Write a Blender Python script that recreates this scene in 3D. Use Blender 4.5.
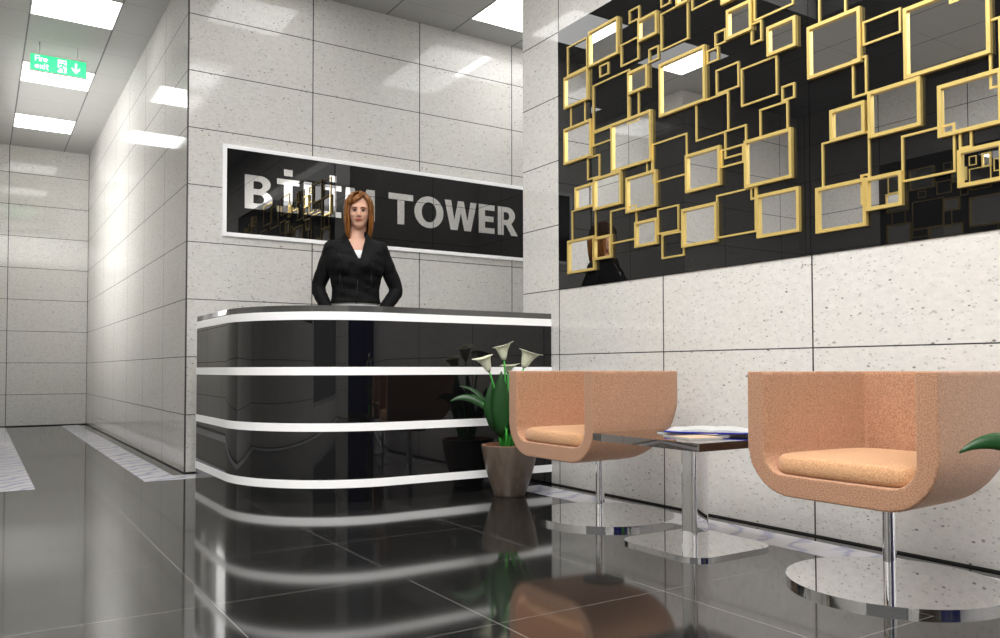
import bpy, bmesh, math, random
from mathutils import Vector, Matrix
for o in list(bpy.data.objects): bpy.data.objects.remove(o)
scene = bpy.context.scene
col = scene.collection
PI = math.pi
R = math.radians
# ------------------------------------------------------------------ camera
CAM_H = 0.7108
YAW, PITCH, ROLL, FPX = 0.5702, 0.0287, -0.0015, 815.0
cd = bpy.data.cameras.new('camera'); cam = bpy.data.objects.new('camera', cd); col.objects.link(cam)
cd.sensor_width = 36; cd.sensor_fit = 'HORIZONTAL'; cd.lens = FPX/1000*36; cd.shift_y = 0.0268; cd.clip_start = .02
fw = Vector((math.sin(YAW)*math.cos(PITCH), math.cos(YAW)*math.cos(PITCH), math.sin(PITCH)))
rt0 = Vector((math.cos(YAW), -math.sin(YAW), 0)); up0 = rt0.cross(fw)
rt = rt0*math.cos(ROLL)+up0*math.sin(ROLL); up = -rt0*math.sin(ROLL)+up0*math.cos(ROLL)
cam.matrix_world = Matrix(((rt.x, up.x, -fw.x, 0), (rt.y, up.y, -fw.y, 0), (rt.z, up.z, -fw.z, CAM_H), (0, 0, 0, 1)))
scene.camera = cam
# ------------------------------------------------------------------ world, view, light levels
SKY = 5.5
w = bpy.data.worlds.new('world'); scene.world = w; w.use_nodes = True
wb = w.node_tree.nodes['Background']; wb.inputs[0].default_value = (1, .985, .96, 1); wb.inputs[1].default_value = SKY     # overcast daylight, enters by the added rooflight and side windows
scene.view_settings.view_transform = 'Standard'; scene.view_settings.look = 'None'
scene.view_settings.gamma = 1; scene.view_settings.use_curve_mapping = False
scene.view_settings.exposure = 0.36
LAMP, LAMP_CORRIDOR = 3.0, 3.5            # radiance of the ceiling light diffusers
# ------------------------------------------------------------------ room dimensions (m)
XR, YB, XS, YF, CEIL, XL, YR = 3.004, 5.895, 1.205, 11.892, 3.541, -1.8, -3.2
YRE, YRN = 4.401, 1.42          # far and near ends of the right wall
SKX0, SKX1, SKY0, SKY1, SKXM, SKY2 = -1.49, 2.11, -2.735, 2.62, .31, 4.11      # L-shaped rooflight, added out of view to light the hall
WY0, WY1, WZ0, WZ1, WZC = 8.3, 10.6, .3, 3.3, 1.3                                        # window added unseen in the corridor's left wall for light
def portal(name, loc, sx, sy, rot=(0, 0, 0)):
    l = bpy.data.lights.new(name, 'AREA'); l.shape = 'RECTANGLE'; l.size = sx; l.size_y = sy; l.cycles.is_portal = True
    o = bpy.data.objects.new(name, l); col.objects.link(o); o.location = loc; o.rotation_euler = rot
portal('added_rooflight_portal', ((SKX0+SKX1)/2, (SKY0+SKY1)/2, 3.82), SKX1-SKX0, SKY1-SKY0)
portal('added_rooflight_portal', ((SKXM+SKX1)/2, (SKY2+SKY1)/2, 3.82), SKX1-SKXM, SKY2-SKY1)
portal('window_portal', (-.30, (WY0+WY1)/2, (WZC+WZ1)/2), WZ1-WZC, WY1-WY0, (0, -PI/2, 0))
XL_ = -1.8
LY0, LY1 = -2.9, 1.15                                                         # tinted opening added unseen in the hall's left wall for light
portal('window_portal', (XL_-.30, (LY0+LY1)/2, (WZ0+WZ1)/2), WZ1-WZ0, LY1-LY0, (0, -PI/2, 0))
# ------------------------------------------------------------------ material helpers
def mat(name, color=(.8, .8, .8), rough=.5, metal=0, ior=1.5, emis=None, es=0, spec=.5):
    m = bpy.data.materials.new(name); m.use_nodes = True
    b = m.node_tree.nodes['Principled BSDF']
    b.inputs['Base Color'].default_value = (*color, 1); b.inputs['Roughness'].default_value = rough
    b.inputs['Metallic'].default_value = metal; b.inputs['IOR'].default_value = ior
    b.inputs['Specular IOR Level'].default_value = spec
    if emis: b.inputs['Emission Color'].default_value = (*emis, 1); b.inputs['Emission Strength'].default_value = es
    return m
class NT:
    def __init__(s, m): s.t = m.node_tree; s.b = s.t.nodes['Principled BSDF']; s.n = s.t.nodes; s.l = s.t.links
    def node(s, typ, **kw):
        n = s.n.new(typ)
        for k, v in kw.items(): setattr(n, k, v)
        return n
    def put(s, sock, v):
        if isinstance(v, bpy.types.NodeSocket): s.l.new(v, sock)
        else: sock.default_value = v
    def math(s, op, a, b=0.0, c=None):
        n = s.node('ShaderNodeMath', operation=op); s.put(n.inputs[0], a); s.put(n.inputs[1], b)
        if c is not None: s.put(n.inputs[2], c)
        return n.outputs[0]
    def mix(s, f, a, b):
        n = s.node('ShaderNodeMix', data_type='RGBA'); s.put(n.inputs[0], f)
        s.put(n.inputs[6], a if isinstance(a, bpy.types.NodeSocket) else (*a, 1))
        s.put(n.inputs[7], b if isinstance(b, bpy.types.NodeSocket) else (*b, 1))
        return n.outputs[2]
    def pos(s):
        g = s.node('ShaderNodeNewGeometry'); return g.outputs['Position']
    def obj(s):
        return s.node('ShaderNodeTexCoord').outputs['Object']
    def xyz(s, v):
        n = s.node('ShaderNodeSeparateXYZ'); s.l.new(v, n.inputs[0]); return n.outputs
    def scale(s, v, sc, rot=(0, 0, 0)):
        n = s.node('ShaderNodeMapping'); s.l.new(v, n.inputs[0]); n.inputs['Scale'].default_value = sc
        n.inputs['Rotation'].default_value = rot; return n.outputs[0]
    def noise(s, v, sc, det=2, rough=.5):
        n = s.node('ShaderNodeTexNoise'); s.l.new(v, n.inputs['Vector']); n.inputs['Scale'].default_value = sc
        n.inputs['Detail'].default_value = det; n.inputs['Roughness'].default_value = rough; return n.outputs['Fac']
    def ramp(s, f, lo, hi):
        n = s.node('ShaderNodeMapRange'); s.put(n.inputs[0], f); n.inputs[1].default_value = lo; n.inputs[2].default_value = hi
        return n.outputs[0]
    def bump(s, h, strength, dist):
        n = s.node('ShaderNodeBump'); s.put(n.inputs['Height'], h); n.inputs['Strength'].default_value = strength
        n.inputs['Distance'].default_value = dist; s.l.new(n.outputs[0], s.b.inputs['Normal'])
def wall_mat(name, axis, off, base=(.765, .755, .73)):
    """polished terrazzo slabs 0.9 x 0.4 m with dark joints and dark chips"""
    m = mat(name, rough=.05, ior=1.5, spec=.5); t = NT(m); p = t.pos(); c = t.xyz(p)
    u = t.math('SUBTRACT', c[axis], off)
    du = t.math('PINGPONG', u, .45); dv = t.math('PINGPONG', c[2], .2)
    ju = t.math('LESS_THAN', du, .0038); jv = t.math('LESS_THAN', dv, .0028)
    joint = t.math('MAXIMUM', ju, jv)
    vs = t.scale(p, (1, 1, 1.7), (0.5, 0.3, 0))
    vo = t.node('ShaderNodeTexVoronoi'); t.l.new(vs, vo.inputs['Vector']); vo.inputs['Scale'].default_value = 30
    cc = t.xyz(vo.outputs['Color'])
    thr = t.math('MULTIPLY', t.math('SUBTRACT', cc[0], .66), .72)
    spk = t.math('LESS_THAN', vo.outputs['Distance'], thr)
    v2 = t.node('ShaderNodeTexVoronoi'); t.l.new(vs, v2.inputs['Vector']); v2.inputs['Scale'].default_value = 62
    c2 = t.xyz(v2.outputs['Color'])
    thr2 = t.math('MULTIPLY', t.math('SUBTRACT', c2[0], .42), .85)
    spk2 = t.math('LESS_THAN', v2.outputs['Distance'], thr2)
    mott = t.ramp(t.noise(vs, 26, 4, .7), .35, .7)
    big = t.ramp(t.noise(p, 3.0, 3), .3, .75)
    c0 = t.mix(mott, base, tuple(v*.85 for v in base))
    c1 = t.mix(t.math('MULTIPLY', big, .35), c0, (base[0]*.97, base[1]*.93, base[2]*.88))
    cs2 = t.mix(t.math('MULTIPLY', spk2, t.math('MULTIPLY', c2[1], .60)), c1, (.30, .28, .27))
    cs = t.mix(t.math('MULTIPLY', spk, t.math('ADD', t.math('MULTIPLY', cc[1], .5), .4)), cs2, (.16, .14, .13))
    fin = t.mix(joint, cs, (.022, .021, .02))
    t.l.new(fin, t.b.inputs['Base Color'])
    t.l.new(t.math('MULTIPLY_ADD', joint, .6, .06), t.b.inputs['Roughness'])
    t.bump(t.math('SUBTRACT', 1.0, joint), .5, .002)
    return m
M = {}
M['wall_y'] = wall_mat('terrazzo slabs along depth', 1, 4.008-.9*5)
M['wall_x'] = wall_mat('terrazzo slabs along width', 0, 1.205)
# floor: dark polished granite tiles
m = mat('dark granite floor', (.012, .012, .012), .07, ior=2.15, spec=.5); t = NT(m); p = t.pos(); c = t.xyz(p)
du = t.math('PINGPONG', t.math('SUBTRACT', c[0], .615-6.22), .311); dv = t.math('PINGPONG', t.math('SUBTRACT', c[1], 1.94-12.44), .311)
jx = t.math('LESS_THAN', du, .0016); jy = t.math('LESS_THAN', dv, .0014); jn = t.math('MAXIMUM', jx, jy)
vo = t.node('ShaderNodeTexVoronoi'); t.l.new(p, vo.inputs['Vector']); vo.inputs['Scale'].default_value = 160
cc = t.xyz(vo.outputs['Color']); sp = t.math('MULTIPLY', t.math('LESS_THAN', vo.outputs['Distance'], .25), t.math('GREATER_THAN', cc[0], .9))
base = t.mix(t.math('MULTIPLY', sp, .6), (.012, .012, .0115), (.10, .085, .08))
t.l.new(t.mix(jn, base, (.17, .165, .16)), t.b.inputs['Base Color'])
t.l.new(t.ramp(t.noise(p, 2.5, 3), 0, 1), (mr := t.node('ShaderNodeMapRange')).inputs[0]); mr.inputs[3].default_value = .05; mr.inputs[4].default_value = .085
t.l.new(mr.outputs[0], t.b.inputs['Roughness'])
M['floor'] = m
# marble inlay
m = mat('white marble with lavender veins', rough=.09, ior=1.6); t = NT(m); p = t.pos()
wv = t.node('ShaderNodeTexWave'); t.l.new(t.scale(p, (1, 1, 1), (0, 0, .9)), wv.inputs['Vector']); wv.inputs['Scale'].default_value = 2.2
wv.inputs['Distortion'].default_value = 9; wv.inputs['Detail'].default_value = 4; wv.inputs['Detail Scale'].default_value = 1.4
f = t.math('POWER', wv.outputs['Fac'], 4.0)
t.l.new(t.mix(t.math('MULTIPLY', f, .8), (.80, .80, .86), (.42, .43, .66)), t.b.inputs['Base Color'])
M['marble'] = m
# ceiling
m = mat('grey metal ceiling tiles', rough=.55); t = NT(m); p = t.pos(); c = t.xyz(p)
du = t.math('PINGPONG', t.math('SUBTRACT', c[0], .31-6), .3); dv = t.math('PINGPONG', t.math('SUBTRACT', c[1], 5.595-17.85), .2975)
jx = t.math('LESS_THAN', du, .006); jy = t.math('LESS_THAN', dv, .0025)
n1 = t.ramp(t.noise(p, 60, 3), .3, .7)
cb = t.mix(n1, (.47, .47, .455), (.45, .45, .435))
c1 = t.mix(t.math('MULTIPLY', jy, .55), cb, (.08, .08, .08)); c2 = t.mix(t.math('MULTIPLY', jx, .85), c1, (.07, .07, .07))
t.l.new(c2, t.b.inputs['Base Color']); M['ceiling'] = m
M['lamp'] = mat('opal diffuser', (.85, .85, .85), .5, emis=(1, .995, .985), es=LAMP)
M['lamp_c'] = mat('opal corridor diffuser', (.85, .85, .85), .5, emis=(1, .995, .985), es=LAMP_CORRIDOR)
M['lamp_rim'] = mat('pale grey lamp rim', (.55, .55, .55), .4)
M['black_glass'] = mat('black lacquered glass', (.0045, .0045, .005), 0.0, ior=1.52)
M['art_glass'] = mat('black mirror glass', (.006, .006, .0065), 0.0, ior=1.6)
M['mirror'] = mat('silver mirror', (.93, .93, .93), 0.0, 1)
M['slab'] = mat('dark grey glass', (.075, .075, .072), .03, ior=1.7)
M['letter'] = mat('polished steel lettering', (.90, .90, .90), .015, 1)
M['chrome'] = mat('chrome', (.93, .93, .94), .008, 1)
M['gold'] = mat('brushed gold', (.80, .60, .20), .36, .5)
M['white_band'] = mat('white band with added glow', (.92, .92, .92), .25, emis=(1, 1, 1), es=.10)  # slight emission added to lift the bands; they are no lamps
M['white_frame'] = mat('white satin frame', (.90, .90, .90), .3, emis=(1, 1, 1), es=.12)  # faint glow put into the white; the frame is no lamp
M['blue'] = mat('deep blue glass', (.002, .004, .055), .02, ior=1.45, emis=(.002, .004, .05), es=.35)
M['dark_metal'] = mat('dark anodised frame', (.05, .05, .055), .3, .6)
def fabric(name, a, b, sc=230):
    m = mat(name, a, .9); t = NT(m); p = t.obj()
    n = t.noise(p, sc, 2, .6); n2 = t.noise(p, 9, 3)
    t.l.new(t.mix(t.ramp(n, .38, .62), a, b), t.b.inputs['Base Color'])
    t.b.inputs['Sheen Weight'].default_value = .25
    t.bump(n, .55, .004); return m
M['orange'] = fabric('apricot boucle upholstery', (.52, .285, .165), (.34, .17, .095), 210)
M['cushion'] = fabric('apricot seat cushion', (.66, .37, .19), (.47, .24, .11), 210)
M['seam'] = mat('stitched seam', (.25, .10, .04), .9)
M['table_top'] = mat('smoked mirror', (.27, .255, .245), .015, 1)
M['cover_blue'] = mat('blue book cover', (.02, .03, .42), .3)
M['paper'] = mat('printed paper', (.56, .57, .57), .5)
M['paper_tan'] = mat('tan picture print', (.62, .45, .30), .4)
M['paper_dark'] = mat('dark magazine print', (.02, .018, .02), .3)
M['paper_red'] = mat('red print', (.55, .05, .03), .4)
M['exit_green'] = mat('lit green acrylic', (.03, .6, .25), .3, emis=(.045, .80, .29), es=.92)
M['exit_white'] = mat('lit white symbol', (.9, .9, .9), .3, emis=(1, 1, 1), es=.8)
M['rod'] = mat('white rod', (.85, .85, .85), .4)
# plant
m = mat('mottled stone planter', rough=.3); t = NT(m); p = t.obj(); 
n = t.noise(t.scale(p, (1, 1, .25)), 40, 5, .7); n2 = t.noise(p, 9, 3)
t.l.new(t.mix(t.ramp(n2, .3, .7), t.mix(t.ramp(n, .3, .7), (.075, .052, .038), (.21, .16, .125)), (.13, .10, .08)), t.b.inputs['Base Color']); M['pot'] = m
M['pot_rim'] = mat('terracotta rim', (.42, .20, .12), .6)
M['soil'] = mat('potting soil', (.10, .045, .03), 1)
m = mat('calla leaf', rough=.35); t = NT(m); p = t.obj(); n = t.noise(p, 14, 2)
t.l.new(t.mix(n, (.004, .036, .006), (.010, .070, .010)), t.b.inputs['Base Color']); M['leaf'] = m
M['stem'] = mat('fresh green stem', (.05, .42, .05), .45)
m = mat('calla spathe', rough=.5); t = NT(m); M['spathe'] = m
t.b.inputs['Base Color'].default_value = (.74, .76, .58, 1)
M['spathe_base'] = mat('green flower throat', (.18, .34, .10), .5)
M['spadix'] = mat('yellow spadix', (.75, .5, .05), .6)
# person
M['skin'] = mat('skin', (.62, .35, .25), .5); NT(M['skin']).b.inputs['Subsurface Weight'].default_value = .08
M['lips'] = mat('lips', (.45, .09, .07), .4)
M['eye_white'] = mat('eye white', (.30, .27, .25), .6)
M['iris'] = mat('eye iris', (.012, .008, .006), .8, spec=.1)
M['brow'] = mat('eyebrow', (.10, .035, .015), .8)
m = mat('auburn hair', rough=.38); t = NT(m); p = t.obj()
n = t.noise(t.scale(p, (1, 1, .12)), 90, 3)
t.l.new(t.mix(t.ramp(n, .35, .65), (.055, .017, .004), (.30, .115, .022)), t.b.inputs['Base Color']); t.b.inputs['Specular IOR Level'].default_value = .25; M['hair'] = m
m = mat('black denim', rough=.75); t = NT(m); p = t.obj(); n = t.noise(p, 300, 2); n2 = t.noise(p, 14, 4, .7)
t.l.new(t.mix(t.ramp(n2, .45, .75), (.0028, .0028, .0032), (.009, .009, .0105)), t.b.inputs['Base Color']); t.bump(n2, .5, .02); t.b.inputs['Specular IOR Level'].default_value = .2; M['jacket'] = m
M['stitch'] = mat('grey stitching', (.022, .022, .025), .8)
M['blouse'] = mat('white blouse', (.75, .75, .75), .7)
M['trouser'] = mat('navy trousers', (.004, .006, .03), .8)
M['shoe'] = mat('black leather', (.01, .01, .01), .25)
# ------------------------------------------------------------------ geometry helpers
class MB:
    def __init__(s): s.v = []; s.f = []; s.mi = []
    def add(s, vs, fs, mi=0):
        o = len(s.v); s.v += [tuple(v) for v in vs]; s.f += [tuple(i+o for i in f) for f in fs]; s.mi += [mi]*len(fs); return s
    def box(s, a, b, mi=0):
        (x0, y0, z0), (x1, y1, z1) = a, b
        x0, x1 = min(x0, x1), max(x0, x1); y0, y1 = min(y0, y1), max(y0, y1); z0, z1 = min(z0, z1), max(z0, z1)
        v = [(x0, y0, z0), (x1, y0, z0), (x1, y1, z0), (x0, y1, z0), (x0, y0, z1), (x1, y0, z1), (x1, y1, z1), (x0, y1, z1)]
        return s.add(v, [(3, 2, 1, 0), (4, 5, 6, 7), (0, 1, 5, 4), (1, 2, 6, 5), (2, 3, 7, 6), (3, 0, 4, 7)], mi)
    def prism(s, poly, z0, z1, mi=0):
        """poly counter-clockwise in xy"""
        n = len(poly); v = [(x, y, z0) for x, y in poly]+[(x, y, z1) for x, y in poly]
        f = [tuple(range(n-1, -1, -1)), tuple(range(n, 2*n))]+[(i, (i+1) % n, n+(i+1) % n, n+i) for i in range(n)]
        return s.add(v, f, mi)
    def rings(s, rings, cap=True, mi=0, closed=True):
        n = len(rings[0]); v = [p for r in rings for p in r]; f = []
        for i in range(len(rings)-1):
            for j in range(n if closed else n-1):
                f.append((i*n+j, i*n+(j+1) % n, (i+1)*n+(j+1) % n, (i+1)*n+j))
        if cap: f.append(tuple(range(n-1, -1, -1))); f.append(tuple(range((len(rings)-1)*n, len(rings)*n)))
        return s.add(v, f, mi)
    def lathe(s, prof, n=48, c=(0, 0, 0), cap=True, mi=0):
        return s.rings([[(c[0]+r*math.cos(2*PI*k/n), c[1]+r*math.sin(2*PI*k/n), c[2]+z) for k in range(n)] for r, z in prof], cap, mi)
    def tube(s, pts, rad, n=10, mi=0, cap=True):
        pts = [Vector(p) for p in pts]
        if not hasattr(rad, '__len__'): rad = [rad]*len(pts)
        t0 = (pts[1]-pts[0]).normalized(); a = Vector((0, 0, 1)) if abs(t0.z) < .9 else Vector((1, 0, 0))
        nrm = t0.cross(a).normalized(); rg = []
        for i, p in enumerate(pts):
            tg = (pts[min(i+1, len(pts)-1)]-pts[max(i-1, 0)]).normalized()
            nrm = (nrm-tg*nrm.dot(tg)).normalized(); b = tg.cross(nrm)
            rg.append([p+(nrm*math.cos(2*PI*k/n)+b*math.sin(2*PI*k/n))*rad[i] for k in range(n)])
        return s.rings(rg, cap, mi)
    def ellipsoid(s, c, r, n=24, m=14, mi=0, rot=None):
        rg = []
        for i in range(m+1):
            ph = -PI/2+PI*i/m; cr = max(math.cos(ph), 1e-3)
            rg.append([Vector((r[0]*cr*math.cos(2*PI*k/n), r[1]*cr*math.sin(2*PI*k/n), r[2]*math.sin(ph))) for k in range(n)])
        if rot: rg = [[rot @ v for v in q] for q in rg]
        return s.rings([[v+Vector(c) for v in q] for q in rg], True, mi)
    def limb(s, pts, rad, n=16):
        """tapered limb with round ends (closed)"""
        s.tube(pts, rad, n)
        for p, r in ((pts[0], rad[0]), (pts[-1], rad[-1])): s.ellipsoid(p, (r, r, r), n, 10)
        return s
    def build(s, name, mats, parent=None, smooth=False, bevel=0, loc=None, angle=None):
        me = bpy.data.meshes.new(name); me.from_pydata(s.v, [], s.f); me.update()
        if not isinstance(mats, (list, tuple)): mats = [mats]
        for x in mats: me.materials.append(x)
        for p, i in zip(me.polygons, s.mi): p.material_index = i; p.use_smooth = smooth
        bm = bmesh.new(); bm.from_mesh(me); bmesh.ops.recalc_face_normals(bm, faces=bm.faces); bm.to_mesh(me); bm.free()
        o = bpy.data.objects.new(name, me); col.objects.link(o)
        if parent is not None: o.parent = parent
        if loc: o.location = loc
        if bevel:
            b = o.modifiers.new('bevel', 'BEVEL'); b.width = bevel; b.segments = 2; b.limit_method = 'ANGLE'; b.angle_limit = R(40)
        if angle is not None:
            try: me.set_sharp_from_angle(angle=angle)
            except Exception: pass
        return o
def empty(name, loc=(0, 0, 0), rz=0):
    o = bpy.data.objects.new(name, None); o.location = loc; o.rotation_euler = (0, 0, rz); o.empty_display_size = .1
    col.objects.link(o); return o
def tag(o, label, cat=None, group=None):
    o['label'] = label
    if cat: o['category'] = cat
    if group: o['group'] = group
    return o
def struct(o): o['kind'] = 'structure'; return o
def children(o): return [c for c in bpy.data.objects if c.parent == o]
def copy_tree(o, parent=None):
    c = o.copy(); col.objects.link(c)
    if parent is not None: c.parent = parent
    for ch in children(o): copy_tree(ch, c)
    return c
# ================================================================== SETTING
def wall(name, a, b, m): return struct(MB().box(a, b).build(name, m))
struct(MB().box((-2.2, -4.6, -.12), (5.4, 12.3, 0)).build('floor', M['floor']))
T = .25
wall('wall_right', (XR, YR, 0), (4.41, YRE, CEIL), M['wall_y'])
br = bpy.data.objects['wall_right']; br.data.materials.append(M['wall_x'])
for pl in br.data.polygons:
    if abs(pl.normal.y) > .5: pl.material_index = 1
wall('wall_back', (XS, YB, 0), (5.2, YF+.3, CEIL), [M['wall_x']])
bw = bpy.data.objects['wall_back']; bw.data.materials.append(M['wall_y'])
for pl in bw.data.polygons:
    if abs(pl.normal.x) > .5: pl.material_index = 1
wall('wall_far', (-.3, YF, 0), (XS, YF+.3, CEIL), M['wall_x'])
struct(MB().box((XL-T, YR, 0), (XL, LY0, CEIL)).box((XL-T, LY1, 0), (XL, YB, CEIL)).box((XL-T, LY0, 0), (XL, LY1, WZ0)).box((XL-T, LY0, WZ1), (XL, LY1, CEIL)).build('wall_left', M['wall_y']))
lw = MB().box((XL-T, YB, 0), (-.25, YB+.25, CEIL)).box((-.25, YB, 0), (0, WY0, CEIL)).box((-.25, WY1, 0), (0, YF+.3, CEIL)).box((-.25, WY0, 0), (0, WY1, WZC)).box((-.25, WY0, WZ1), (0, WY1, CEIL))
wl = struct(lw.build('wall_left_return', [M['wall_x']]))
wl.data.materials.append(M['wall_y'])
for pl in wl.data.polygons:
    if abs(pl.normal.x) > .5: pl.material_index = 1
wall('wall_niche', (4.41, YRE-.2, 0), (4.6, YB, CEIL), M['wall_y'])
def glazing(n, x, ya, yb, k, tint, WZ0=WZ0):
    wf = MB()
    for i in range(k+1): y = ya+(yb-ya)*i/k; wf.box((x-.16, max(ya, y-.025), WZ0), (x-.10, min(yb, y+.025), WZ1))
    wf.box((x-.16, ya, WZ0), (x-.10, yb, WZ0+.05)).box((x-.16, ya, WZ1-.05), (x-.10, yb, WZ1))
    wn = struct(wf.build('window_%d' % n, mat('added window surround', (.4, .4, .4), .4)))
    g_ = bpy.data.materials.new('tinted pane of added window'); g_.use_nodes = True; nt = g_.node_tree; nt.nodes.remove(nt.nodes['Principled BSDF'])
    tb_ = nt.nodes.new('ShaderNodeBsdfTransparent'); tb_.inputs[0].default_value = (tint, tint, tint, 1); nt.links.new(tb_.outputs[0], nt.nodes['Material Output'].inputs[0])
    MB().box((x-.135, ya+.001, WZ0+.001), (x-.134, yb-.001, WZ1-.001)).build('pane', g_, wn)
glazing(3, 0, WY0, WY1, 1, .92, WZC)  # added corridor window, out of view, brightens the corridor walls
glazing(4, XL, LY0, LY1, 1, .20)  # added hall window, out of view, throws soft light across the hall
# ceiling slab
cb_ = MB().box((-2.2, SKY2, CEIL), (5.4, 12.3, CEIL+.15)).box((-2.2, -4.6, CEIL), (5.4, SKY0, CEIL+.15)).box((-2.2, SKY0, CEIL), (SKX0, SKY2, CEIL+.15)).box((SKX1, SKY0, CEIL), (5.4, SKY2, CEIL+.15)).box((SKX0, SKY1, CEIL), (SKXM, SKY2, CEIL+.15))
struct(cb_.build('ceiling', M['ceiling']))
sk = MB(); white = mat('white frame of added rooflight', (.8, .8, .8), .4)
for x in (SKX0, SKX0+1.2, SKXM, SKX1): sk.box((x-.02, SKY0, CEIL+.15), (x+.02, SKY1 if x < SKXM-.01 else SKY2, CEIL+.24))
for y in (SKY0, SKY0+1.785, SKY0+3.57, SKY1): sk.box((SKX0, y-.02, CEIL+.16), (SKX1, y+.02, CEIL+.23))
for y in (SKY1+.89, SKY2): sk.box((SKXM, y-.02, CEIL+.16), (SKX1, y+.02, CEIL+.23))
struct(sk.build('window_2', white))  # frame of the unseen rooflight added for soft overhead light
# rear wall with a wide blue-glazed entrance
GX0, GX1, GZ = -.3, 2.99, 3.2
wr = MB().box((XL-T, YR-T, 0), (GX0, YR, CEIL)).box((GX1, YR-T, 0), (4.41, YR, CEIL)).box((GX0, YR-T, GZ), (GX1, YR, CEIL))
struct(wr.build('wall_rear', M['wall_x']))
fr = MB(); nb = 4
for i in range(nb+1):
    x = GX0+(GX1-GX0)*i/nb; fr.box((max(x-.035, GX0), YR-.14, 0), (min(x+.035, GX1), YR-.06, GZ))
fr.box((GX0, YR-.14, GZ-.07), (GX1, YR-.06, GZ)); fr.box((GX0, YR-.14, 0), (GX1, YR-.06, .08))
d1 = struct(fr.build('window_1', M['dark_metal']))
for i in range(nb):
    x0 = GX0+(GX1-GX0)*i/nb; x1 = GX0+(GX1-GX0)*(i+1)/nb
    MB().box((x0+.035, YR-.105, .08), (x1-.035, YR-.095, GZ-.07)).build('pane', M['blue'], d1)
# marble inlays, set 9 cm off the walls
def strip(n, poly): return struct(MB().prism(poly, 0, .0016).build('trim_%d' % n, M['marble']))
a, b = .09, .30
strip(1, [(XS-b, YB-b), (4.3, YB-b), (4.3, YB-a), (XS-a, YB-a), (XS-a, YF-.1), (XS-b, YF-.1)])
strip(2, [(XL+a, YB-b), (b, YB-b), (b, YF-.1), (a, YF-.1), (a, YB-a), (XL+a, YB-a)])
strip(3, [(XR-b, YR+.3), (XR-a, YR+.3), (XR-a, 4.09), (XR-b, 4.09)])
strip(4, [(XL+a, YR+.3), (XL+b, YR+.3), (XL+b, YB-b), (XL+a, YB-b)])
# dark shadow joint at the foot of the visible walls
g = mat('black joint', (.01, .01, .01), .6)
def joint(n, p0, p1): return struct(MB().box(p0, p1).build('baseboard_%s' % n, g))
joint('right', (XR-.003, YR, 0), (XR, YRE, .008)); joint('back', (XS, YB-.003, 0), (4.4, YB, .008)); joint('far', (0, YF-.003, 0), (XS, YF, .012))
joint('corridor', (XS-.003, YB-.003, 0), (XS, YF, .008))
struct(MB().box((XS-.003, YB-.004, 0), (XS+.008, YB, CEIL)).build('trim_6', mat('dark corner joint', (.05, .05, .05), .5)))
# ceiling lights
def light(x, y, label):
    e = empty('ceiling_light', (x, y, CEIL)); tag(e, label, 'ceiling light', 'recessed ceiling panel lights')
    r = MB(); w_, h_ = .3, .2975
    r.box((-w_, -h_, -.004), (w_, -h_+.008, .0)); r.box((-w_, h_-.008, -.004), (w_, h_, 0)); r.box((-w_, -h_, -.004), (-w_+.008, h_, 0)); r.box((w_-.008, -h_, -.004), (w_, h_, 0))
    r.build('rim', M['lamp_rim'], e)
    MB().box((-w_+.008, -h_+.008, -.003), (w_-.008, h_-.008, -.0005)).build('diffuser', M['lamp_c' if y > YB else 'lamp'], e); return e
lab = {(.61, 7.09): 'square white corridor ceiling light, nearest one, cut by the photo top edge',
       (.61, 8.87): 'square white ceiling light right behind the green fire exit sign',
       (.61, 10.66): 'square white ceiling light farthest down the corridor, near the end wall',
       (3.61, 5.30): 'square white ceiling light above the reception, cut by the wall edge'}
for k, l in lab.items(): light(k[0], k[1], l)
light(.61, 5.30, 'square white ceiling light beside the corridor mouth, seen only as a reflection')
light(1.81, 5.30, 'square white ceiling light over the counter, seen only as a reflection in the mirrors')
light(3.61, 4.705, 'square white ceiling panel added unseen to brighten the mouth of the side niche')  # unseen lamp added so the niche is not dark
light(4.10, 5.30, 'square white ceiling panel added unseen to brighten the end of the side niche')  # second unseen lamp added to fill the niche with light
# ================================================================== RECEPTION COUNTER
def arc(cx, cy, r, a0, a1, n): return [(cx+r*math.cos(R(a0+(a1-a0)*i/n)), cy+r*math.sin(R(a0+(a1-a0)*i/n))) for i in range(n+1)]
def counter_path(off):      # off > 0 is inward; from the back end of the wing round to the wall end
    r = .70-off
    return [(1.2+off, 5.52)]+arc(1.90, 4.79, r, 180, 270, 40)+[(XR-.003, 4.09+off)]
def band(o0, o1, z0, z1):
    A, B = counter_path(o0), counter_path(o1); n = len(A); mb = MB()
    rg = [[(A[i][0], A[i][1], z0), (A[i][0], A[i][1], z1), (B[i][0], B[i][1], z1), (B[i][0], B[i][1], z0)] for i in range(n)]
    return mb.rings(rg)
ctr = empty('reception_counter', (2.0, 4.6, 0))
tag(ctr, 'glossy black reception counter with white horizontal bands and a rounded corner', 'reception desk')
def cpart(mb, name, m, **k):
    o = mb.build(name, m, ctr, True, angle=R(25), **k); o.location = (-2.0, -4.6, 0); return o
cpart(band(.0, .05, .0, 1.021), 'front_panel', M['black_glass'])
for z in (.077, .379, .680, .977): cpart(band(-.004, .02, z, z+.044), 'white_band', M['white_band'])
cpart(band(.0, .36, 1.022, 1.055), 'counter_top', M['slab'])
cpart(band(.051, .55, .74, .765), 'inner_desk', M['black_glass'])
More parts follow.
